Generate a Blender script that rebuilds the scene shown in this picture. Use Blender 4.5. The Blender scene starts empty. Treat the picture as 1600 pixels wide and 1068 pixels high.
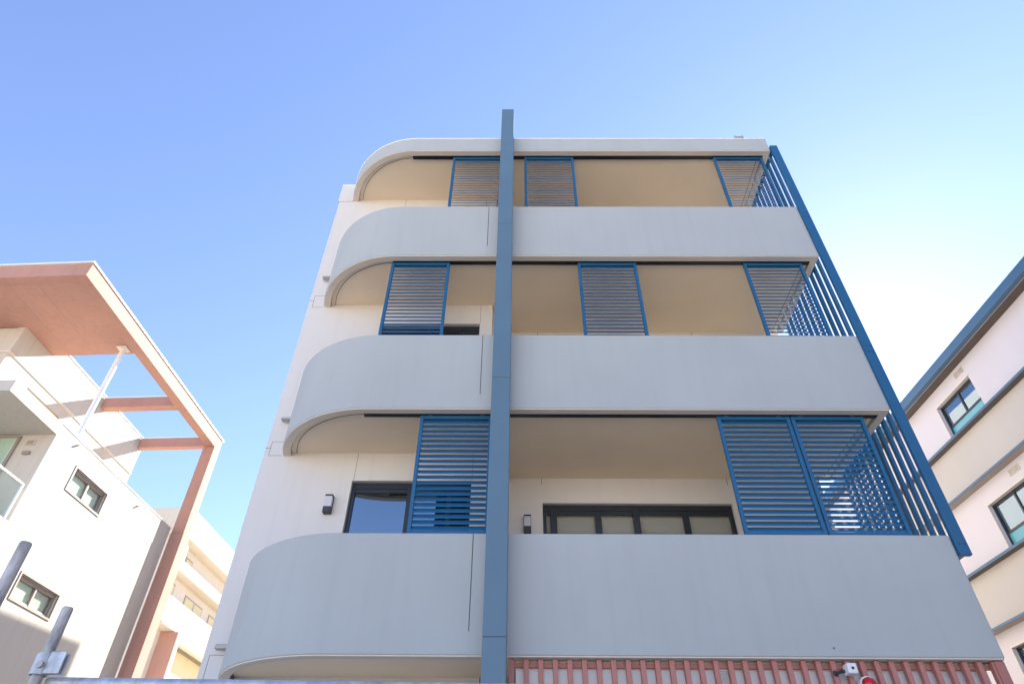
import bpy, math, random
from math import radians as R, sin, cos, pi
from mathutils import Vector, Matrix
random.seed(7)
S = bpy.context.scene
col = S.collection

# ------------------------------------------------------------------ camera
CAM = Vector((0.0, -7.2, 1.6)); F = 1001.5
PITCH, ROLL, YAW = R(41.085), R(-0.4714), R(-0.5428)
cam = bpy.data.cameras.new('camera'); camo = bpy.data.objects.new('camera', cam); col.objects.link(camo)
cam.sensor_width = 36.0; cam.lens = 36.0 * F / 1600.0; cam.clip_start = 0.05; cam.clip_end = 3000
Ym = lambda x, y: Vector((x*cos(YAW)+y*sin(YAW), -x*sin(YAW)+y*cos(YAW), 0))
fwd = Ym(0, 1)*cos(PITCH) + Vector((0, 0, sin(PITCH)))
up0 = -Ym(0, 1)*sin(PITCH) + Vector((0, 0, cos(PITCH)))
rt0 = Ym(1, 0)
rt = rt0*cos(ROLL) - up0*sin(ROLL)
up = rt0*sin(ROLL) + up0*cos(ROLL)
M = Matrix((rt, up, -fwd)).transposed().to_4x4(); M.translation = CAM
camo.matrix_world = M
S.camera = camo

# ------------------------------------------------------------------ sky and sun
SUN_EL, SUN_AZ = R(36.0), R(35.5)
w = bpy.data.worlds.new('World'); S.world = w; w.use_nodes = True
nt = w.node_tree; bg = nt.nodes['Background']
sky = nt.nodes.new('ShaderNodeTexSky'); sky.sky_type = 'NISHITA'; sky.sun_disc = False
sky.sun_elevation = SUN_EL; sky.sun_rotation = SUN_AZ
sky.air_density = 1.0; sky.dust_density = 0.08; sky.ozone_density = 4; sky.altitude = 0
tint = nt.nodes.new('ShaderNodeMix'); tint.data_type = 'RGBA'; tint.blend_type = 'MULTIPLY'; tint.inputs[0].default_value = 1
tint.inputs[7].default_value = (1.12, .965, 1.0, 1)          # even white balance of the whole sky
nt.links.new(sky.outputs[0], tint.inputs[6]); nt.links.new(tint.outputs[2], bg.inputs[0]); bg.inputs[1].default_value = 0.115
sl = bpy.data.lights.new('sun', 'SUN'); sl.energy = 5.0; sl.angle = R(0.53); sl.color = (1, .93, .82)
so = bpy.data.objects.new('sun', sl); col.objects.link(so)
sd = Vector((cos(SUN_EL)*sin(SUN_AZ), cos(SUN_EL)*cos(SUN_AZ), sin(SUN_EL)))
so.rotation_euler = (-sd).to_track_quat('-Z', 'Y').to_euler(); so.location = (30, 40, 40)
vs = S.view_settings; vs.view_transform = 'Standard'; vs.look = 'None'; vs.gamma = 1; vs.exposure = 1.72
vs.use_curve_mapping = False

# ------------------------------------------------------------------ materials
MATS = {}
def mat(name, c, rough=.7, var=.06, scale=1.2, bump=.0, bscale=120., metal=0., spec=.5, streak=0., stain=0.):
    m = bpy.data.materials.new(name); m.use_nodes = True; n = m.node_tree; L = n.links
    b = n.nodes['Principled BSDF']; b.inputs['Roughness'].default_value = rough
    b.inputs['Metallic'].default_value = metal; b.inputs['Specular IOR Level'].default_value = spec
    tc = n.nodes.new('ShaderNodeTexCoord')
    nz = n.nodes.new('ShaderNodeTexNoise'); nz.inputs['Scale'].default_value = scale; nz.inputs['Detail'].default_value = 6
    nz.inputs['Roughness'].default_value = .6
    mp = n.nodes.new('ShaderNodeMapping'); mp.inputs['Scale'].default_value = (1, 1, 1 - .8*streak)
    L.new(tc.outputs['Object'], mp.inputs[0]); L.new(mp.outputs[0], nz.inputs[0])
    rp = n.nodes.new('ShaderNodeValToRGB')
    rp.color_ramp.elements[0].position = .3; rp.color_ramp.elements[1].position = .7
    lo = [x*(1-var) for x in c]; hi = [min(1, x*(1+var*.6)) for x in c]
    rp.color_ramp.elements[0].color = (*lo, 1); rp.color_ramp.elements[1].color = (*hi, 1)
    L.new(nz.outputs['Fac'], rp.inputs[0])
    if stain:
        m3 = n.nodes.new('ShaderNodeMapping'); m3.inputs['Scale'].default_value = (5, 5, .35); L.new(tc.outputs['Object'], m3.inputs[0])
        n3 = n.nodes.new('ShaderNodeTexNoise'); n3.inputs['Scale'].default_value = 1.6; n3.inputs['Detail'].default_value = 5; L.new(m3.outputs[0], n3.inputs[0])
        r3 = n.nodes.new('ShaderNodeValToRGB'); r3.color_ramp.elements[0].position = .5; r3.color_ramp.elements[1].position = .78
        r3.color_ramp.elements[0].color = (1, 1, 1, 1); r3.color_ramp.elements[1].color = (1-stain, 1-stain*1.05, 1-stain*1.15, 1)
        L.new(n3.outputs['Fac'], r3.inputs[0])
        mm = n.nodes.new('ShaderNodeMix'); mm.data_type = 'RGBA'; mm.blend_type = 'MULTIPLY'; mm.inputs[0].default_value = 1
        L.new(rp.outputs[0], mm.inputs[6]); L.new(r3.outputs[0], mm.inputs[7]); L.new(mm.outputs[2], b.inputs['Base Color'])
    else: L.new(rp.outputs[0], b.inputs['Base Color'])
    if bump:
        n2 = n.nodes.new('ShaderNodeTexNoise'); n2.inputs['Scale'].default_value = bscale; n2.inputs['Detail'].default_value = 3
        L.new(tc.outputs['Object'], n2.inputs[0])
        bp = n.nodes.new('ShaderNodeBump'); bp.inputs['Strength'].default_value = bump; bp.inputs['Distance'].default_value = .004
        L.new(n2.outputs['Fac'], bp.inputs['Height']); L.new(bp.outputs[0], b.inputs['Normal'])
    MATS[name] = m; return m
def glass(name, ior, tint, rough=.015, gc=(.95, .97, 1)):
    m = bpy.data.materials.new(name); m.use_nodes = True; n = m.node_tree; L = n.links
    n.nodes.remove(n.nodes['Principled BSDF']); out = n.nodes['Material Output']
    g = n.nodes.new('ShaderNodeBsdfGlossy'); g.inputs['Roughness'].default_value = rough; g.inputs['Color'].default_value = (*gc, 1)
    t = n.nodes.new('ShaderNodeBsdfTransparent'); t.inputs['Color'].default_value = (*tint, 1)
    lw = n.nodes.new('ShaderNodeLayerWeight'); lw.inputs['Blend'].default_value = .5
    f0 = ((ior-1)/(ior+1))**2
    pw = n.nodes.new('ShaderNodeMath'); pw.operation = 'POWER'; pw.inputs[1].default_value = 4; L.new(lw.outputs['Facing'], pw.inputs[0])
    fr = n.nodes.new('ShaderNodeMath'); fr.operation = 'MULTIPLY_ADD'; fr.inputs[1].default_value = 1-f0; fr.inputs[2].default_value = f0; L.new(pw.outputs[0], fr.inputs[0])
    tc = n.nodes.new('ShaderNodeTexCoord'); nz = n.nodes.new('ShaderNodeTexNoise'); nz.inputs['Scale'].default_value = .8
    L.new(tc.outputs['Object'], nz.inputs[0])
    bp = n.nodes.new('ShaderNodeBump'); bp.inputs['Strength'].default_value = .03; bp.inputs['Distance'].default_value = .02
    L.new(nz.outputs['Fac'], bp.inputs['Height']); L.new(bp.outputs[0], g.inputs['Normal'])
    mx = n.nodes.new('ShaderNodeMixShader'); L.new(fr.outputs[0], mx.inputs[0]); L.new(t.outputs[0], mx.inputs[1]); L.new(g.outputs[0], mx.inputs[2])
    L.new(mx.outputs[0], out.inputs[0]); MATS[name] = m; return m
mat('white_render', (.70, .665, .62), .85, .04, .7, .3, 150, streak=.4, stain=.05)
mat('cream_render', (.56, .51, .435), .85, .05, .6, .3, 150, streak=.7, stain=.10)
mat('parapet_paint', (.425, .445, .43), .8, .05, .8, .3, 150, streak=.2, stain=.045)
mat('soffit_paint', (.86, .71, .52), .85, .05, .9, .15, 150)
mat('trim_beige', (.70, .62, .52), .8, .05, 1.5, .1)
mat('groove_dark', (.12, .115, .11), .9, .1, 3)
mat('navy_powder', (.010, .105, .225), .38, .08, 2.5, .05, 300)
mat('slate_powder', (.105, .18, .24), .42, .06, 1.5, .08, 400)
mat('black_alu', (.012, .014, .018), .35, .1, 4)
mat('frame_dark', (.02, .026, .034), .35, .1, 4)
mat('terracotta', (.455, .25, .195), .8, .08, .8, .25, 150, streak=.3, stain=.12)
mat('terracotta_pale', (.68, .46, .37), .8, .06, .8, .2, 150)
mat('batten_paint', (.46, .185, .15), .6, .15, 3, .1, 80, streak=.7)
mat('galvanised', (.50, .52, .55), .45, .35, 22, .25, 60, metal=.45, streak=.3)
mat('rust_galv', (.46, .44, .42), .55, .5, 30, .3, 60, metal=.35, streak=.75)
mat('white_plastic', (.75, .75, .74), .4, .03, 2)
mat('white_metal', (.8, .8, .78), .4, .04, 2)
mat('red_lens', (.55, .01, .015), .15, .1, 5)
mat('lamp_diffuser', (.62, .60, .62), .3, .03, 3)
mat('lamp_body', (.035, .04, .045), .5, .1, 4)
mat('blind', (.62, .59, .53), .8, .05, 2)
mat('curtain', (.72, .72, .62), .8, .08, 3)
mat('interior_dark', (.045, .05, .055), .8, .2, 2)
mat('brown_alu', (.30, .25, .22), .4, .08, 4)
mat('beige_render', (.50, .46, .415), .85, .05, .7, .25, 150, streak=.5)
mat('pale_render', (.62, .575, .59), .85, .04, .6, .25, 150, streak=.5)
mat('roof_navy', (.05, .12, .20), .4, .06, 1.5)
mat('ledge_brown', (.10, .075, .065), .6, .15, 3)
mat('teal_panel', (.10, .36, .42), .12, .06, 1.5)
mat('olive_panel', (.55, .48, .28), .8, .05, 1)
mat('concrete_ground', (.70, .59, .45), .9, .12, .5, .4, 60)
mat('vent_cream', (.62, .57, .48), .6, .06, 5)
glass('door_glass', 3.2, (.35, .42, .45), gc=(.78, .92, 1))
glass('window_glass', 1.8, (.90, .91, .90))
glass('clear_glass', 1.6, (.88, .94, .92))

# ------------------------------------------------------------------ mesh builder
class MB:
    def __init__(s): s.v = []; s.f = []; s.sm = []
    def add(s, vs, fs, smooth=False):
        o = len(s.v); s.v += [tuple(v) for v in vs]; s.f += [tuple(i+o for i in f) for f in fs]; s.sm += [smooth]*len(fs); return s
    def box(s, x0, x1, y0, y1, z0, z1):
        return s.add([(x0,y0,z0),(x1,y0,z0),(x1,y1,z0),(x0,y1,z0),(x0,y0,z1),(x1,y0,z1),(x1,y1,z1),(x0,y1,z1)],
            [(0,3,2,1),(4,5,6,7),(0,1,5,4),(1,2,6,5),(2,3,7,6),(3,0,4,7)])
    def quad(s, a, b, c, d): return s.add([a,b,c,d], [(0,1,2,3)])
    def tube(s, p, q, r, n=16, r2=None, caps=True):
        p = Vector(p); q = Vector(q); d = (q-p).normalized(); r2 = r if r2 is None else r2
        a = d.orthogonal().normalized(); b = d.cross(a)
        ring = lambda c, rr: [tuple(c + a*cos(2*pi*i/n)*rr + b*sin(2*pi*i/n)*rr) for i in range(n)]
        s.add(ring(p, r)+ring(q, r2), [(i, (i+1)%n, n+(i+1)%n, n+i) for i in range(n)], True)
        if caps:
            s.add(ring(p, r), [tuple(reversed(range(n)))]); s.add(ring(q, r2), [tuple(range(n))])
        return s
    def prism(s, poly, z0, z1):
        n = len(poly)
        return s.add([(x,y,z0) for x,y in poly]+[(x,y,z1) for x,y in poly],
            [tuple(reversed(range(n))), tuple(range(n, 2*n))]+[(i,(i+1)%n,n+(i+1)%n,n+i) for i in range(n)])
    def build(s, name, m, parent=None, bevel=0., label=None):
        me = bpy.data.meshes.new(name); me.from_pydata(s.v, [], s.f); me.materials.append(MATS[m])
        me.polygons.foreach_set('use_smooth', s.sm); me.update()
        o = bpy.data.objects.new(name, me); col.objects.link(o)
        if parent: o.parent = parent
        if bevel:
            b = o.modifiers.new('edge', 'BEVEL'); b.width = bevel; b.segments = 2; b.limit_method = 'ANGLE'; b.angle_limit = R(40)
        if label: o['label'] = label
        return o
def box(name, m, parent, x0, x1, y0, y1, z0, z1, bevel=0.):
    return MB().box(x0,x1,y0,y1,z0,z1).build(name, m, parent, bevel)
def tag(o, label, cat, group=None, kind=None):
    if label: o['label'] = label
    if cat: o['category'] = cat
    if group: o['group'] = group
    if kind: o['kind'] = kind
    return o
def empty(name, loc=(0,0,0), rz=0, label=None, cat=None, group=None):
    o = bpy.data.objects.new(name, None); col.objects.link(o); o.location = loc; o.rotation_euler = (0,0,rz)
    o.empty_display_size = .3
    return tag(o, label, cat, group)
def wall(tf, u0, u1, v0, v1, holes, depth):
    """plate with rectangular holes: tf(u,v,w) -> xyz, w from 0 (face) to depth"""
    us = sorted({u0,u1,*[h[0] for h in holes],*[h[1] for h in holes]}); vs_ = sorted({v0,v1,*[h[2] for h in holes],*[h[3] for h in holes]})
    inh = lambda u,v: any(h[0]<u<h[1] and h[2]<v<h[3] for h in holes)
    mb = MB(); nu, nv = len(us)-1, len(vs_)-1
    solid = [[not inh((us[i]+us[i+1])/2,(vs_[j]+vs_[j+1])/2) for j in range(nv)] for i in range(nu)]
    for i in range(nu):
        for j in range(nv):
            if not solid[i][j]: continue
            a,b,c,d = us[i],us[i+1],vs_[j],vs_[j+1]
            mb.quad(tf(a,c,0),tf(b,c,0),tf(b,d,0),tf(a,d,0)); mb.quad(tf(a,d,depth),tf(b,d,depth),tf(b,c,depth),tf(a,c,depth))
            for (di,dj,p,q) in ((-1,0,(a,c),(a,d)),(1,0,(b,d),(b,c)),(0,-1,(b,c),(a,c)),(0,1,(a,d),(b,d))):
                ii,jj = i+di,j+dj
                if 0<=ii<nu and 0<=jj<nv and solid[ii][jj]: continue
                mb.quad(tf(*p,0),tf(*q,0),tf(*q,depth),tf(*p,depth))
    return mb
def sweep(path, sec):
    """path: functions (inward offset) -> point2d, sec: [(offset, z)] closed section"""
    mb = MB(); k = len(sec); P = len(path)
    ring = lambda f: [(*f(a), z) for a, z in sec]
    for i in range(k):
        vs_ = []
        for pt_ in path:
            for (a, z) in (sec[i], sec[(i+1) % k]): vs_.append((*pt_(a), z))
        mb.add(vs_, [(2*j, 2*j+2, 2*j+3, 2*j+1) for j in range(P-1)], True)
    mb.add(ring(path[0]), [tuple(range(k))]); mb.add(ring(path[-1]), [tuple(reversed(range(k)))])
    return mb

# ------------------------------------------------------------------ ground
g = MB().quad((-600,-600,0),(600,-600,0),(600,900,0),(-600,900,0)).build('ground', 'concrete_ground'); g['kind'] = 'structure'

# ================================================================== main apartment building
ZB = [3.535, 6.676, 9.817, 12.998]; PH = 1.345
XR, CX, RAD, YL, YRW, XS = 5.10, -2.05, 1.52, 1.25, 2.0, -.44
bld = empty('apartment_building', (0, 1.25, 0), 0,
    'four storey pale apartment building with rounded grey balconies and beige soffits', 'building')
OFF = Vector((0, -1.25, 0))
class PB(MB):        # builder whose coordinates are world coordinates, stored relative to the building's base
    def build(s, name, m, parent=None, bevel=0., label=None):
        if parent is bld: s.v = [(x, y-1.25, z) for x, y, z in s.v]
        return MB.build(s, name, m, parent, bevel, label)
def kid(o, parent):  # sub-part whose mesh is given in the building's frame
    o.parent = parent; return o
def bbox_(name, m, x0, x1, y0, y1, z0, z1, bevel=0., parent=None):
    b = MB().box(x0,x1,y0-1.25,y1-1.25,z0,z1)
    return b.build(name, m, parent or bld, bevel)

def plan(inset=0., y_end=YL, ret=1.9):
    """outline of a balcony front: right return, small corner, straight front, big curve"""
    pts = [((XR, ret), (-1, 0))]
    r = .035
    for i in range(6):
        a = pi/2*i/5; pts.append(((XR-r+r*cos(a), r-r*sin(a)), (-cos(a), sin(a))))
    for i in range(1, 12): pts.append(((XR-r+(CX-XR+r)*i/12, 0), (0, 1)))
    ph = math.acos((RAD-y_end)/RAD)
    for i in range(41):
        a = ph*i/40; pts.append(((CX-RAD*sin(a), RAD-RAD*cos(a)), (sin(a), cos(a))))
    def at(p, n, corner):
        def f(a):
            t = a+inset
            if corner and t > r: return (XR-t, t)
            return (p[0]+n[0]*t, p[1]+n[1]*t)
        return f
    return [at(p, n, 1 <= i <= 6) for i, (p, n) in enumerate(pts)]
PLAN = plan()
def sec(n0, n1, z0, z1, c):
    return [(n0, z0+c), (n0+c, z0), (n1-c, z0), (n1, z0+c), (n1, z1-c), (n1-c, z1), (n0+c, z1), (n0, z1-c)]
def wsweep(path, s_, name, m, parent=bld):
    mb = sweep(path, s_); mb.v = [(x, y-1.25, z) for x, y, z in mb.v]; return mb.build(name, m, parent)
for k in range(4):
    zb = ZB[k]; top = zb+PH if k < 3 else zb+.40
    pa = wsweep(PLAN, sec(0, .125, zb, top, .012), 'balcony_parapet' if k < 3 else 'roof_fascia', 'parapet_paint')
    wsweep(plan(.010), sec(0, .112, zb-.010, zb+.004, .003), 'drip_edge', 'trim_beige', pa)  # beige strip along the parapet's bottom edge, lighter and warmer than its faces
    if k == 3:
        wsweep(plan(-.012), sec(0, .17, top, top+.035, .006), 'cap_flashing', 'white_metal', pa)
    # slab, its underside is the soffit
    inner = [f(0) for f in plan(.06)]; inner = [inner[0]]+inner[6:]
    poly = inner + [(inner[-1][0], YL+.06), (XS, YL+.06), (XS, YRW+.06), (XR-.06, YRW+.06)]
    rec = .045 if k else .085
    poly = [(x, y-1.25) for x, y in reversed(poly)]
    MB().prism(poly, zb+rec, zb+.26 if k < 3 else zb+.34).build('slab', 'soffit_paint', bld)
    # shadow groove next to the drip edge
    if not k: wsweep(plan(.128), [(0, zb+rec-.03), (.022, zb+rec-.03), (.022, zb+rec+.002), (0, zb+rec+.002)], 'soffit_groove', 'groove_dark', pa)
    if k:
        wsweep(plan(.20), [(0, zb+rec-.004), (.008, zb+rec-.004), (.008, zb+rec+.002), (0, zb+rec+.002)], 'soffit_groove', 'groove_dark', pa)
    if k < 3:
        bbox_('control_joint', 'groove_dark', -.512, -.502, -.0025, .01, zb+.24, top-.013, 0, pa)

MB().tube((3.34, -1.2525, 3.625), (3.34, -1.24, 3.625), .011, 12).build('weep_hole', 'groove_dark', bld)
# rear walls
W1Y = lambda u, v, w: (u, YL+w-1.25, v)
W2Y = lambda u, v, w: (u, YRW+w-1.25, v)
doors = [(-2.42, -.66, ZB[k]+.27, ZB[k]+2.72) for k in range(3)]
wins = [(.41, 3.37, ZB[k]+.27, ZB[k]+2.755) for k in range(3)]
wall(W1Y, -3.84, XS, 0, 13.54, doors, .22).build('rear_wall', 'white_render', bld)
wall(W2Y, XS+.22, 4.84, 3.3, 13.2, wins, .22).build('rear_wall', 'white_render', bld)
bbox_('return_wall', 'white_render', XS, XS+.22, YL+.22, YRW+.22, 0, 13.3)
bbox_('side_wall', 'white_render', -3.84, -3.62, YL+.22, 26, 0, 13.54)
bbox_('side_wall', 'white_render', 4.62, 4.84, YRW+.22, 26, 0, 13.2)
bbox_('back_wall', 'white_render', -3.62, 4.62, 25.8, 26, 0, 13.2)
bbox_('roof_slab', 'parapet_paint', -3.60, 4.60, 2.3, 25.78, 13.0, 13.19)
bbox_('unseen_roof_storey', 'white_render', -3.83, 4.5, 9.0, 24.0, 13.2, 17.7)  # unseen storey, added and sized for its shadow on the canopy building's wall
bbox_('wall_coping', 'white_metal', -3.865, XS-.02, YL-.02, YL+.24, 13.54, 13.575)
# shallow band line and the little step of the top course
bbox_('wall_coping', 'white_render', -3.862, -3.55, YL-.018, YL+.1, 12.975, 13.539)
for z in (9.97, 6.80):
    bbox_('wall_joint', 'groove_dark', -3.839, -3.76, YL-.002, YL+.01, z, z+.007)
for z0, z1 in ((9.80, 10.10), (6.67, 6.92), (3.55, 3.86)):
    x0, x1 = -3.765, -3.56
    fr = PB()
    for a in ((x0, x0+.005, z0, z1), (x0+.005, x1, z1-.005, z1), (x0+.005, x1, z0, z0+.005)):
        fr.box(a[0], a[1], YL-.002, YL+.01, a[2], a[3])
    fr.build('access_panel_outline', 'groove_dark', bld)
for z in (10.47, 7.25, 3.90):      # overflow spouts
    mb = MB(); n = 12
    sect = [(.05*cos(pi*i/n), .06*sin(pi*i/n)) for i in range(n+1)]
    x0, x1 = -3.675, -3.45
    y = 1.16-1.25
    mb.add([(x0, y+a, z+b) for a, b in sect]+[(x1, y+a, z+b) for a, b in sect],
        [tuple(range(n+1)), tuple(reversed(range(n+1, 2*n+2)))]+[(i, n+1+i, n+2+i, i+1) for i in range(n)]+[(0, n, 2*n+1, n+1)])
    mb.build('overflow_spout', 'beige_render', bld)

def glazing(name, x0, x1, z0, z1, yf, mull, gm, back, stile=.07, parent=bld):
    """sliding door set: frame, mullions, panes, and what hangs behind the glass"""
    y0, y1 = yf+.07-1.25, yf+.15-1.25
    fr = MB()
    fr.box(x0, x0+.055, y0, y1, z0, z1); fr.box(x1-.055, x1, y0, y1, z0, z1)
    fr.box(x0+.055, x1-.055, y0, y1, z1-.09, z1); fr.box(x0+.055, x1-.055, y0, y1, z0, z0+.06)
    d = fr.build(name, 'frame_dark', parent, .004)
    edges = [x0+.055]+list(mull)+[x1-.055]
    for i, xm in enumerate(mull):
        s_ = MB().box(xm-stile/2, xm+stile/2, y0-.012+.03*(i % 2), y1-.03, z0+.06, z1-.0905).build('mullion', 'frame_dark', d, .004)
    for i in range(len(edges)-1):
        a = edges[i]+(stile/2 if i else 0); b = edges[i+1]-(stile/2 if i < len(edges)-2 else 0)
        # sash rails
        MB().box(a, b, y0+.012, y1-.02, z1-.15, z1-.0905).build('sash_rail', 'frame_dark', d, .003)
        MB().box(a-.005, b+.005, y0+.034, y0+.040, z0+.06, z1-.1505).build('pane', gm, d)
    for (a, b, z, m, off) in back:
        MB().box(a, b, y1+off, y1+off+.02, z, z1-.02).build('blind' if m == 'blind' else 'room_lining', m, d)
    return d
for k in range(3):
    x0, x1, z0, z1 = doors[k]
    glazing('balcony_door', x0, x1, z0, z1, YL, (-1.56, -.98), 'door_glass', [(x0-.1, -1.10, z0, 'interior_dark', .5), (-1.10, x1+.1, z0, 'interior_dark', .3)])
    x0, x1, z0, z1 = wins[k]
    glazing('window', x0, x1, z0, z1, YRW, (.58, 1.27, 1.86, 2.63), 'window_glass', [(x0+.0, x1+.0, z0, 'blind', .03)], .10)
    # lintel recess lines and ticks
    for xx in (.40, 3.36):
        bbox_('wall_joint', 'groove_dark', xx, xx+.008, YRW-.002, YRW+.01, ZB[k+1]-.06, ZB[k+1]+.043)
    bbox_('wall_joint', 'groove_dark', -2.40, -2.395, YL-.002, YL+.01, doors[k][3]+.01, ZB[k+1]+.043)
    bbox_('wall_joint', 'groove_dark', -.655, -.650, YL-.002, YL+.01, doors[k][3]+.01, ZB[k+1]+.043)
# tracks the louvre screens hang from
for k in (1, 2, 3):
    zs = ZB[k]+.045
    tr = MB().box(-2.12, 4.985, .135-1.25, .215-1.25, zs-.05, zs).build('screen_track', 'black_alu', bld, .004)
    MB().box(-2.12, 4.985, .150-1.25, .200-1.25, ZB[k-1]+PH, ZB[k-1]+PH+.018).build('bottom_guide', 'black_alu', bld)
# hidden ground floor wall behind the battens, with a round extractor grille
gw = bbox_('ground_floor_wall', 'white_plastic', .0, 4.95, .175, .40, 0, ZB[0]+.08)
ve = MB()
vx, vz, vy = 2.17, 3.36, .173-1.25
ring = [(vx+.10*cos(2*pi*i/28), vz+.10*sin(2*pi*i/28)) for i in range(28)]; rin = [(vx+.085*cos(2*pi*i/28), vz+.085*sin(2*pi*i/28)) for i in range(28)]
ve.add([(x, vy-.02, z) for x, z in ring]+[(x, vy-.02, z) for x, z in rin]+[(x, vy, z) for x, z in ring],
    [(i, (i+1)%28, 28+(i+1)%28, 28+i) for i in range(28)]+[(i, 56+i, 56+(i+1)%28, (i+1)%28) for i in range(28)])
vo = ve.build('extractor_grille', 'white_plastic', gw)
vs2 = MB()
for i in range(9):
    z = vz-.08+.02*i; hw = math.sqrt(max(0, .085**2-(z-vz)**2))
    if hw > .01: vs2.box(vx-hw, vx+hw, vy-.016, vy-.004, z-.005, z+.004)
vs2.build('grille_slat', 'white_plastic', gw)

# ------------------------------------------------------------------ steel column in front of the balconies
cb = empty('steel_column', (-.21, -.145, 0), 0, 'tall slate blue square steel column standing in front of the rounded balconies', 'column')
zz = [0, 3.64, 7.005, 10.33, 13.72, 14.12]
for i in range(5):
    hw = .125
    tilt0, tilt1 = -.022+.003*zz[i], -.022+.003*zz[i+1]
    z0, z1 = zz[i]+(.004 if i else 0), zz[i+1]
    mb = MB().add([(tilt0-hw,-.125,z0),(tilt0+hw,-.125,z0),(tilt0+hw,.125,z0),(tilt0-hw,.125,z0),(tilt1-hw,-.125,z1),(tilt1+hw,-.125,z1),(tilt1+hw,.125,z1),(tilt1-hw,.125,z1)],
        [(0,3,2,1),(4,5,6,7),(0,1,5,4),(1,2,6,5),(2,3,7,6),(3,0,4,7)])
    mb.build('shaft_section', 'slate_powder', cb, .008)
    if i < 4: MB().box(tilt1-hw+.006, tilt1+hw-.006, -.119, .119, z1-.01, z1+.014).build('splice', 'groove_dark', cb)
for k in range(4):
    t = -.022+.003*ZB[k]
    MB().box(t-.09, t+.09, .125, .147, ZB[k]+.12, ZB[k]+.34).build('fixing_bracket', 'slate_powder', cb)

# ------------------------------------------------------------------ sliding louvre screens
SW, SH, NSL = 1.0, 1.735, 21
frame_mb = MB()
st, rl, dp = .048, .055, .025
proto = {}
def mesh_of(mb, name, m):
    o = mb.build(name, m); return o
def make_screen(x0, zb, label):
    e = empty('louvre_screen', (x0+SW/2, .175, zb-.015-SH), 0, label, 'screen', 'sliding louvre screens on the balconies')
    if not proto:
        h = SW/2-.003
        a = MB().box(-h, -h+st, -dp, dp, 0, SH).build('stile', 'navy_powder', e, .004)
        b = MB().box(h-st, h, -dp, dp, 0, SH).build('stile', 'navy_powder', e, .004)
        c = MB().box(-h+st, h-st, -dp+.001, dp-.001, SH-rl, SH-.001).build('top_rail', 'navy_powder', e, .003)
        d = MB().box(-h+st, h-st, -dp+.001, dp-.001, .001, rl).build('bottom_rail', 'navy_powder', e, .003)
        proto['parts'] = [a, b, c, d]
        for xx in (-.36, .36):
            proto['parts'].append(MB().box(xx-.03, xx+.03, -.012, .012, SH, SH+.014).build('roller_hanger', 'galvanised', e))
            proto['parts'].append(MB().box(xx-.02, xx+.02, -.014, .014, -.012, 0).build('guide_foot', 'vent_cream', e))
        al = R(61); cch, th = .084/2, .0045
        dy, dz = cos(al)*cch, sin(al)*cch; ny, nz = -sin(al)*th, cos(al)*th
        # lens-shaped blade, outer edge low
        pts = [(-dy, -dz), (-dy*.4+ny, -dz*.4+nz), (dy*.4+ny, dz*.4+nz), (dy, dz), (dy*.4-ny, dz*.4-nz), (-dy*.4-ny, -dz*.4-nz)]
        L_ = h-st
        mb = MB().add([(-L_, y, z) for y, z in pts]+[(L_, y, z) for y, z in pts], [(i, (i+1)%6, 6+(i+1)%6, 6+i) for i in range(6)]+[tuple(reversed(range(6))), tuple(range(6, 12))])
        s_ = mb.build('slat', 'navy_powder', e); proto['slat'] = s_
        s_.location.z = rl+(SH-2*rl)*.5/NSL
        first = 1
    else:
        for o in proto['parts']:
            c = o.copy(); col.objects.link(c); c.parent = e
        first = 0
    for i in range(first, NSL):
        c = proto['slat'].copy(); col.objects.link(c); c.parent = e
        c.location = (0, 0, rl+(SH-2*rl)*(i+.5)/NSL)
    return e
for x0, k, lab in [
    (-1.33, 1, 'navy louvred screen on the lowest balcony, partly behind the steel column beside the sliding door'),
    (2.76, 1, 'navy louvred screen on the lowest balcony, beside the end of the four-pane window'),
    (3.775, 1, 'navy louvred screen on the lowest balcony, beside the tall vertical fins'),
    (-2.135, 2, 'navy louvred screen on the middle balcony above the curved parapet'),
    (1.035, 2, 'navy louvred screen standing alone midway along the middle balcony'),
    (3.845, 2, 'navy louvred screen on the middle balcony, bright sky behind, beside the vertical fins'),
    (-1.295, 3, 'navy louvred screen on the top balcony, its edge behind the steel column'),
    (.145, 3, 'navy louvred screen on the top balcony, fully clear of the steel column next to it'),
    (3.97, 3, 'navy louvred screen on the top balcony, beside the vertical fins under the roof corner')]:
    make_screen(x0, ZB[k], lab)

# ------------------------------------------------------------------ vertical fin screen on the side
fs = empty('fin_screen', (5.18, 0, 4.63), 0, 'tall navy screen of vertical fins fixed to the balconies\' open end', 'screen')
H = 13.13-4.63
post = MB().box(-.078, .065, -.03, .03, 0, H).build('post', 'navy_powder', fs, .006)
for zc in (.13, 3.05, 3.16, 6.2, 6.31, H-.1):
    for xx in (-.03, .03):
        MB().tube((xx, -.034, zc), (xx, -.029, zc), .009, 8).build('bolt', 'frame_dark', post)
f0 = MB().box(-.026, .019, -.026, .040, .12, H-.06).build('fin', 'navy_powder', fs, .003); f0.location = (-.02, .19, 0)
for i in range(1, 11):
    c = f0.copy(); col.objects.link(c); c.parent = fs; c.location = (-.02, .19+.162*i, 0)
for z in (.02, H-.055):
    MB().box(-.045, .03, .031, 1.85, z, z+.05).build('rail', 'navy_powder', fs)
for k in range(4):
    MB().box(-.085, -.02, .40, .46, ZB[k]-4.63+.05, ZB[k]-4.63+.15).build('bracket', 'navy_powder', fs) if k else None

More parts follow.
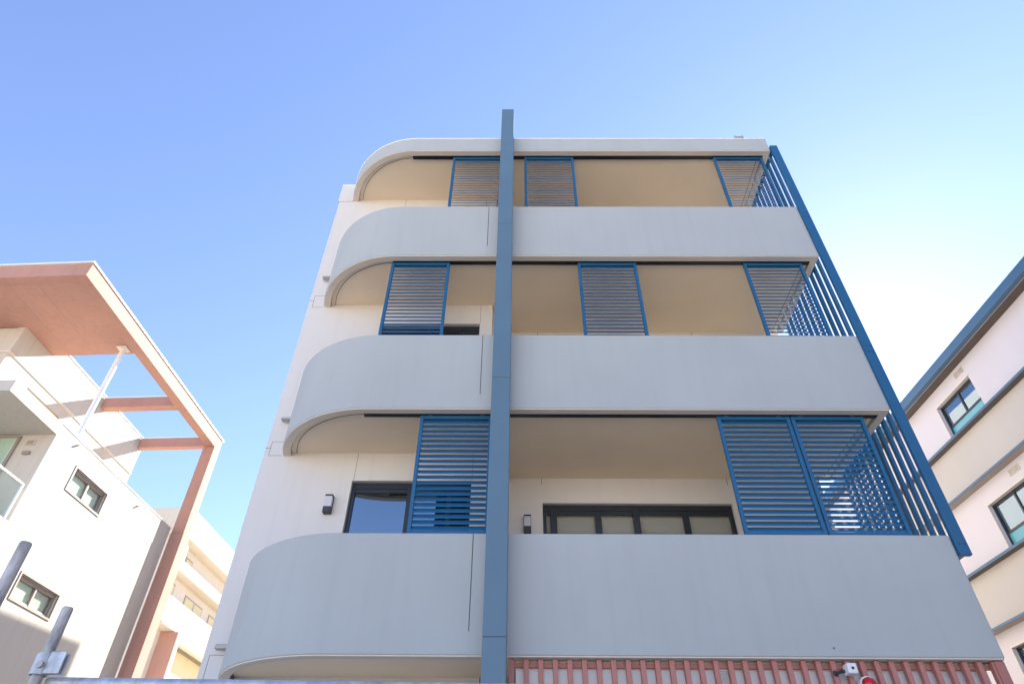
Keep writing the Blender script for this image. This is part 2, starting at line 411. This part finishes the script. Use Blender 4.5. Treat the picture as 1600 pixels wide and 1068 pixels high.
# ------------------------------------------------------------------ batten screen under the lowest balcony
bs = empty('batten_screen', (2.45, .06, 0), 0, 'terracotta painted screen of vertical battens below the lowest balcony', 'screen')
b0 = MB().box(-.026, .026, 0, .065, .05, 3.518).build('batten', 'batten_paint', bs, .003); b0.location.x = -.045-2.45
n = 1
while -.045+.1525*n < 5.0:
    c = b0.copy(); col.objects.link(c); c.parent = bs; c.location.x = -.045+.1525*n-2.45; n += 1
MB().box(5.035-2.45-.05, 5.085-2.45, -.02, .10, .05, 3.519).build('corner_post', 'batten_paint', bs, .004)
for z in (3.455, 1.7, .3):
    MB().box(-.07-2.45, 5.03-2.45, .0655, .095, z, z+.045).build('rail', 'batten_paint', bs)

# fittings on the battens
sc = empty('security_camera', (3.42, .0, 3.36), 0, 'small white box camera mounted on the terracotta battens', 'camera')
MB().box(-.055, .045, -.12, .0, -.005, .095).build('housing', 'white_plastic', sc, .012)
MB().tube((-.055, -.04, .035), (-.115, .058, .035), .014, 10).build('arm', 'lamp_body', sc)
MB().tube((-.005, -.128, .045), (-.005, -.119, .045), .013, 12).build('lens', 'black_alu', sc)
MB().tube((-.115, .052, .035), (-.115, .060, .035), .03, 12).build('mount_plate', 'lamp_body', sc)
al = empty('alarm_strobe', (3.585, .058, 3.28), 0, 'round red alarm strobe on white base fixed to the battens', 'alarm')
MB().tube((0, 0, 0), (0, -.05, 0), .082, 24).build('base', 'white_plastic', al, .006)
dm = MB(); nr = 20
rr = [(.068, 0), (.066, .03), (.055, .055), (.03, .07), (0.004, .074)]
vv = []; ff = []
for r_, h_ in rr: vv += [(r_*cos(2*pi*i/nr), -.05-h_, r_*sin(2*pi*i/nr)) for i in range(nr)]
for j in range(len(rr)-1): ff += [(j*nr+i, j*nr+(i+1)%nr, (j+1)*nr+(i+1)%nr, (j+1)*nr+i) for i in range(nr)]
dm.add(vv, ff, True); dm.add(vv[-nr:], [tuple(range(nr))]); dm.build('red_lens', 'red_lens', al)

# wall lights by the doors
def wall_light(x, y, z, lab):
    e = empty('wall_light', (x, y, z), 0, lab, 'light', 'box wall lights on the lowest balcony')
    MB().box(-.055, .055, -.022, 0, 0, .27).build('back_plate', 'lamp_body', e, .003)
    MB().box(-.055, .055, -.10, -.0225, 0, .085).build('lower_box', 'lamp_body', e, .003)
    MB().box(-.055, .055, -.10, -.0225, .245, .27).build('cap', 'lamp_body', e, .003)
    MB().box(-.048, .048, -.094, -.0225, .0855, .2445).build('diffuser', 'lamp_diffuser', e)
wall_light(-2.68, YL, 5.715, 'black box wall light on white wall beside the blue reflecting door')
wall_light(.17, YRW, 5.78, 'black box wall light peeping over the parapet beside the four-pane window')
# little bracket on the roof edge
rb = empty('roof_bracket', (4.56, .02, 13.43), 0, 'small metal bracket standing on the roof edge', 'bracket')
MB().box(-.09, .09, -.06, .10, 0, .02).build('base_plate', 'galvanised', rb)
MB().box(-.085, -.07, -.05, .09, .02, .085).build('upright', 'galvanised', rb)
MB().box(.07, .085, -.05, .09, .02, .085).build('upright', 'galvanised', rb)
MB().box(-.07, .07, -.02, .06, .03, .05).build('crossbar', 'vent_cream', rb)

# ================================================================== neighbour with the terracotta canopy
lb = empty('canopy_building', (-12.9, 0, 0), R(-2.7), 'white rendered building with terracotta roof canopy and pergola', 'building')
SIDE = lambda u, v, w: (-w, u, v)         # wall on local plane x = 0 looking to +x
w_lo = [(8.83, 10.45, 10.15, 10.81), (8.80, 10.40, 7.17, 7.77)]
wall(SIDE, 5.6, 14.2, 0, 11.46, [(5.6, 7.6, 8.6, 11.12)]+w_lo, .25).build('side_wall', 'cream_render', lb)
FR = lambda u, v, w: (u, 5.6+w, v)
wall(FR, -12, -.25, 0, 11.46, [(-4.2, -.25, 8.6, 11.12)], .25).build('front_wall', 'cream_render', lb)
box('far_wall', 'cream_render', lb, -12, -.25, 13.95, 14.2, 0, 11.46)
box('recess_back_wall', 'cream_render', lb, -4.2, -1.75, 7.6, 7.8, 8.6, 11.12)
box('recess_side_wall', 'cream_render', lb, -1.75, -.25, 7.6, 7.8, 8.6, 11.12)
box('balcony_soffit', 'cream_render', lb, -4.2, -.25, 5.85, 13.9, 11.12, 11.40)
box('balcony_floor', 'cream_render', lb, -4.2, -.25, 5.85, 7.6, 8.35, 8.6)
# door, vent and lamp inside the balcony
bd = box('balcony_door', 'brown_alu', lb, -3.6, -.94, 7.55, 7.599, 8.62, 11.07, .004)
box('door_curtain', 'curtain', bd, -3.5, -1.01, 7.535, 7.549, 8.75, 10.99)
for xx in (-1.6, -2.5): box('mullion', 'brown_alu', bd, xx-.03, xx+.03, 7.51, 7.534, 8.75, 10.99)
box('pane', 'clear_glass', bd, -3.48, -1.02, 7.522, 7.526, 8.77, 10.98)
vt = box('air_vent', 'vent_cream', lb, -.73, -.47, 7.57, 7.599, 10.79, 10.95, .004)
for i in range(5): box('vent_blade', 'brown_alu', vt, -.70, -.50, 7.560, 7.5695, 10.81+.026*i, 10.821+.026*i)
box('bulkhead_lamp', 'brown_alu', lb, -.66, -.44, 7.53, 7.599, 10.49, 10.59, .03)
# glass balustrade
gb = box('balustrade_rail', 'white_metal', lb, -.06, .02, 5.35, 7.42, 9.49, 9.54, .006)
box('balustrade_glass', 'clear_glass', gb, -.03, -.015, 5.35, 7.40, 8.45, 9.48)
box('balustrade_post', 'white_metal', gb, -.05, .01, 7.425, 7.46, 8.3, 9.53)
# side windows with frames, sash and shutters boxes
for (a, b, c, d) in w_lo:
    e = MB().box(-.16, -.08, a, a+.05, c, d).box(-.16, -.08, b-.07, b, c, d).box(-.16, -.08, a+.05, b-.07, c, c+.05).box(-.16, -.06, a+.05, b-.07, d-.10, d).build('window', 'brown_alu', lb)
    m_ = (a+b)/2+.02
    box('mullion', 'brown_alu', e, -.15, -.07, m_-.03, m_+.03, c+.0505, d-.1005)
    box('sash', 'white_metal', e, -.145, -.09, a+.051, b-.071, c+.051, c+.075)
    box('pane', 'clear_glass', e, -.125, -.12, a+.05, b-.07, c+.05, d-.10)
    box('blind', 'curtain', e, -.19, -.17, a, m_-.03, c, d)
    box('blind', 'blind', e, -.195, -.175, m_-.03, b, c, d)
    tr = MB().box(-.02, .025, a-.05, a, c-.05, d+.05).box(-.02, .025, b, b+.05, c-.05, d+.05).box(-.02, .025, a, b, d, d+.05).box(-.02, .03, a, b, c-.05, c)
    tr.build('window_trim', 'brown_alu', lb)
# joints in the render
for z in (8.19, 8.30): box('render_joint', 'pale_render', lb, -.01, .004, 8.3, 14.19, z, z+.012)
for s_, z0, z1 in ((8.83, 8.32, 10.05), (10.5, 8.32, 10.05), (12.0, 3.2, 8.18)): box('render_joint', 'pale_render', lb, -.01, .003, s_, s_+.01, z0, z1)
for s_, z in ((8.45, 11.30), (12.0, 11.22)):
    MB().tube((-.01, s_, z), (.10, s_, z-.02), .035, 12).build('overflow_spout', 'vent_cream', lb)
# return at the far end and set-back top storey
XU = -2.6
UP = lambda u, v, w: (XU-w, u, v)
wall(UP, 7.25, 14.5, 11.41, 15.33, [(8.47, 10.13, 12.6, 13.48)], .25).build('top_storey_wall', 'cream_render', lb)
box('top_storey_front', 'cream_render', lb, -12, XU-.25, 7.25, 7.5, 11.47, 14.84)
box('top_storey_back', 'cream_render', lb, -12, XU-.25, 14.25, 14.5, 11.47, 15.33)
box('slit_window', 'brown_alu', lb, XU-.16, XU-.12, 8.47, 10.13, 12.6, 13.48)
box('ledge', 'trim_beige', lb, XU+.001, XU+.04, 7.22, 14.48, 13.84, 13.90)
box('ledge', 'trim_beige', lb, -12, XU, 7.205, 7.249, 13.84, 13.90)
box('roof', 'white_metal', lb, -11.9, XU-.27, 8.8, 14.2, 15.0, 15.2)
box('terrace', 'concrete_ground', lb, XU, -.26, 7.9, 13.94, 11.405, 11.43)
box('coping', 'white_metal', lb, XU-.26, XU+.03, 8.70, 14.52, 15.33, 15.365)
box('coping', 'white_metal', lb, -.27, .02, 7.65, 14.22, 11.46, 11.49)
# canopy and pergola
can = box('canopy', 'terracotta', lb, -9, .149, 5.19, 8.66, 14.87, 15.33, .01)
for xx in (-2.0, -1.15): box('panel_joint', 'brown_alu', can, xx, xx+.006, 5.5, 8.65, 14.867, 14.88)
box('panel_joint', 'brown_alu', can, -2.5, .1, 8.1, 8.108, 14.8675, 14.88)
box('edge_beam', 'terracotta', lb, .15, .50, 5.17, 14.23, 14.84, 15.33, .012)
box('front_beam', 'terracotta', lb, -9, .149, 5.17, 5.40, 14.84, 14.869)
box('edge_flashing', 'white_metal', lb, .11, .535, 5.13, 14.74, 15.332, 15.38)
box('front_flashing', 'white_metal', lb, -9, .109, 5.13, 5.6, 15.332, 15.38)
for s0, s1 in ((11.53, 11.83), (14.23, 14.46)):
    cbm = box('cross_beam', 'terracotta', lb, XU+.001, (.1495 if s0 < 14 else .059), s0, s1, 14.87, 15.27, .01)
    box('beam_flashing', 'white_metal', cbm, XU+.05, .109, s0-.02, s1+.02, 15.272, 15.31)
pp = box('pergola_post', 'terracotta', lb, .06, .50, 14.235, 14.68, 11.30, 15.33, .012)
box('post_base', 'terracotta', pp, .045, .515, 14.23, 14.71, 0, 11.295, .012)
# round column on the parapet
MB().tube((-.10, 8.40, 11.49), (-.10, 8.40, 14.868), .075, 20).build('canopy_column', 'white_metal', lb)
MB().box(-.26, .06, 8.24, 8.56, 14.845, 14.8665).build('column_plate', 'trim_beige', lb)

# ------------------------------------------------------------------ balcony block behind it
k_ = 2.2
ob = empty('balcony_block', (-28.38, 8.64, 0), R(-2.7), 'distant white block with deep balconies and terracotta end panels behind the pergola post', 'building')
zk = lambda z: 1.6+k_*(z-1.6)
s0, s1 = 33.2, 66.0
box('roof_fascia', 'cream_render', ob, -20, 0, s0, s1, zk(11.72), zk(12.73))
box('rear_wall', 'cream_render', ob, -20, -1.1, s0+.4, s1, 0, zk(11.72)-.002)
box('balcony_band', 'cream_render', ob, -1.099, .0, s0+.3, s1, zk(10.55), zk(10.62))
box('balcony_band', 'cream_render', ob, -.2, .0, s0+.3, s1, zk(10.621), zk(10.92))
box('end_panel', 'terracotta_pale', ob, -1.099, .01, s0+1.0, s0+1.3, zk(8.8), zk(9.64))
box('balcony_band', 'cream_render', ob, -.22, .001, s0+1.301, s1, zk(8.75), zk(9.66))
box('balcony_floor', 'cream_render', ob, -1.099, -.221, s0+1.301, s1, zk(8.75), zk(8.86))
box('column', 'cream_render', ob, -.6, -.3, s0+1.6, s0+1.9, zk(10.621), zk(11.719))
box('partition', 'cream_render', ob, -1.099, -.5, s0+1.0, s0+1.2, zk(10.621), zk(11.719))
for a, b, z0, z1 in ((s0+3.4, s0+4.6, 10.95, 11.45), (s0+2.2, s0+3.2, 9.3, 10.35), (s0+5.2, s0+8.6, 9.3, 10.3), (s0+10, s0+13, 9.3, 10.3)):
    f_ = box('window', 'brown_alu', ob, -1.099, -1.05, a, b, zk(z0), zk(z1))
    nn = 2 if b-a > 2 else 1
    for i in range(nn):
        l = (b-a)/nn
        box('pane', 'olive_panel', f_, -1.049, -1.04, a+l*i+.12, a+l*(i+1)-.12, zk(z0)+.12, zk(z1)-.15)
pf = box('portal_frame', 'cream_render', ob, -2.5, .35, s0+3.6, s0+4.0, 0, zk(8.74), 0)
box('portal_side', 'terracotta', pf, -2.5, .34, s0+3.45, s0+3.599, 0, zk(8.73))
box('portal_head', 'cream_render', pf, -.2, .35, s0+4.001, s1, zk(8.43), zk(8.74))
box('portal_infill', 'olive_panel', pf, -.95, -.8, s0+4.001, s1, 0, zk(8.43))
box('shaft', 'terracotta_pale', ob, -3.6, -1.15, s0+1.05, s0+3.0, 0, zk(8.70))
MB().tube((.34, s0+9, zk(8.55)), (.75, s0+9, zk(8.53)), .06, 10).build('overflow_spout', 'ledge_brown', ob)

# ================================================================== neighbour with the navy gutter
rbd = empty('gutter_building', (12.2, 0, 0), R(2.4), 'pale rendered building with beige bands, blue windows and navy roof gutter', 'building')
RS = lambda u, v, w: (w, u, v)            # wall on local plane x = 0 looking to -x
rw = [(6.22, 7.75, 11.10, 12.15), (6.22, 7.73, 8.03, 9.17), (7.9, 9.16, 5.0, 6.22)]
SN, SF = -14, 22
wall(RS, SN, SF, 0, 12.6, rw, .25).build('side_wall', 'pale_render', rbd)
box('core', 'pale_render', rbd, .6, 12, SN+.1, SF-.1, 0, 12.4)
box('front_wall', 'pale_render', rbd, .25, 12, SN, SN+.09, 0, 12.6)
box('far_wall', 'pale_render', rbd, .25, 12, SF-.09, SF, 0, 12.6)
for zt, zb_ in ((10.98, 9.70), (7.92, 6.66), (4.8, 3.5)):
    bd = box('beige_band', 'beige_render', rbd, -.03, -.001, SN, SF, zb_, zt)
    lg = box('ledge', 'ledge_brown', rbd, -.20, -.001, SN, SF, zt+.002, zt+.055)
    box('ledge_edge', 'roof_navy', lg, -.222, -.2005, SN, SF, zt, zt+.062)
    l2 = box('lower_ledge', 'brown_alu', rbd, -.24, -.001, SN, SF, zb_-.05, zb_-.002)
    box('ledge_edge', 'roof_navy', l2, -.262, -.2405, SN, SF, zb_-.055, zb_+.002)
box('eaves_soffit', 'ledge_brown', rbd, -.30, .3, SN, SF, 12.602, 12.64)
gt = box('gutter', 'roof_navy', rbd, -.46, -.302, SN, SF, 12.57, 12.83, .015)
box('gutter_lip', 'vent_cream', gt, -.305, -.285, SN, SF, 12.58, 12.60)
box('roof', 'roof_navy', rbd, -.30, 12, SN, SF, 12.70, 12.80)
for i, (a, b, c, d) in enumerate(rw):
    t_ = c+.40 if i < 2 else c+.4
    fr = MB().box(.10, .17, a, a+.05, c, d).box(.10, .17, b-.05, b, c, d).box(.10, .17, a+.05, b-.05, c, c+.05).box(.10, .17, a+.05, b-.05, d-.05, d)
    fr.box(.105, .165, a+.05, b-.05, t_-.03, t_+.03)
    w_ = fr.build('window', 'frame_dark', rbd)
    m_ = (a+b)/2-.05
    box('mullion', 'frame_dark', w_, .104, .166, m_-.025, m_+.025, t_+.0305, d-.0505)
    box('lower_panel', 'teal_panel', w_, .12, .14, a+.05, b-.05, c+.05, t_-.03)
    box('pane', 'door_glass', w_, .13, .135, a+.05, m_-.025, t_+.03, d-.05)
    box('pane', 'door_glass', w_, .128, .133, m_+.025, b-.05, t_+.03, d-.05)
    box('blind', 'blind', w_, .22, .24, a, b, c, d)
    box('sill_trim', 'trim_beige', rbd, -.012, -.001, a-.04, b+.04, d, d+.04)
    box('jamb_trim', 'trim_beige', rbd, -.012, -.001, b, b+.04, c, d-.001)
for z in (12.33, 9.38):
    for s_ in (6.26, 6.46):
        v_ = box('air_vent', 'vent_cream', rbd, -.02, -.001, s_, s_+.17, z, z+.16)
        for i in range(4): box('vent_blade', 'brown_alu', v_, -.026, -.0205, s_+.02, s_+.15, z+.02+.034*i, z+.036+.034*i)

# ================================================================== site fence at the camera
fe = empty('site_fence', (-1.762, -4.62, 0), 0, 'galvanised pipe fence post and top rail with clamp band', 'fence')
pt = MB().tube((0, 0, 0), (0, 0, 2.455), .0205, 28).tube((0, 0, 2.455), (0, 0, 2.46), .0205, 28, .018).build('post', 'rust_galv', fe)
rail = MB().tube((.02, .045, 2.201), (5.0, .06, 2.165), .0215, 24).build('top_rail', 'galvanised', fe)
cl = MB()
n = 24; zc0, zc1 = 2.216, 2.288
ringo = [(.031*cos(2*pi*i/n), .031*sin(2*pi*i/n)) for i in range(n)]
cl.add([(x, y, zc0) for x, y in ringo]+[(x, y, zc1) for x, y in ringo], [(i, (i+1)%n, n+(i+1)%n, n+i) for i in range(n)], True)
rini = [(.0245*cos(2*pi*i/n), .0245*sin(2*pi*i/n)) for i in range(n)]
cl.add([(x, y, zc0) for x, y in ringo]+[(x, y, zc0) for x, y in rini], [(i, n+i, n+(i+1)%n, (i+1)%n) for i in range(n)])
cl.add([(x, y, zc1) for x, y in ringo]+[(x, y, zc1) for x, y in rini], [(i, (i+1)%n, n+(i+1)%n, n+i) for i in range(n)])
clo = cl.build('clamp_band', 'galvanised', fe)
MB().box(.026, .085, -.022, -.014, zc0+.002, zc1+.006).box(.026, .085, .002, .010, zc0+.004, zc1+.004).build('clamp_ear', 'galvanised', clo, .002)
MB().tube((.012, -.040, zc0+.03), (.012, -.024, zc0+.03), .012, 12).build('bolt', 'rust_galv', clo)
f2 = empty('fence_post', (-1.742, -5.02, 0), 0, 'taller bare galvanised pipe post beside the clamped fence post', 'fence post')
MB().tube((0, 0, 0), (0, 0, 2.545), .0205, 28).tube((0, 0, 2.545), (0, 0, 2.55), .0205, 28, .018).build('pipe', 'rust_galv', f2)
MB().tube((0, 0, 0), (0, 0, .012), .06, 20).build('foot_plate', 'galvanised', f2)
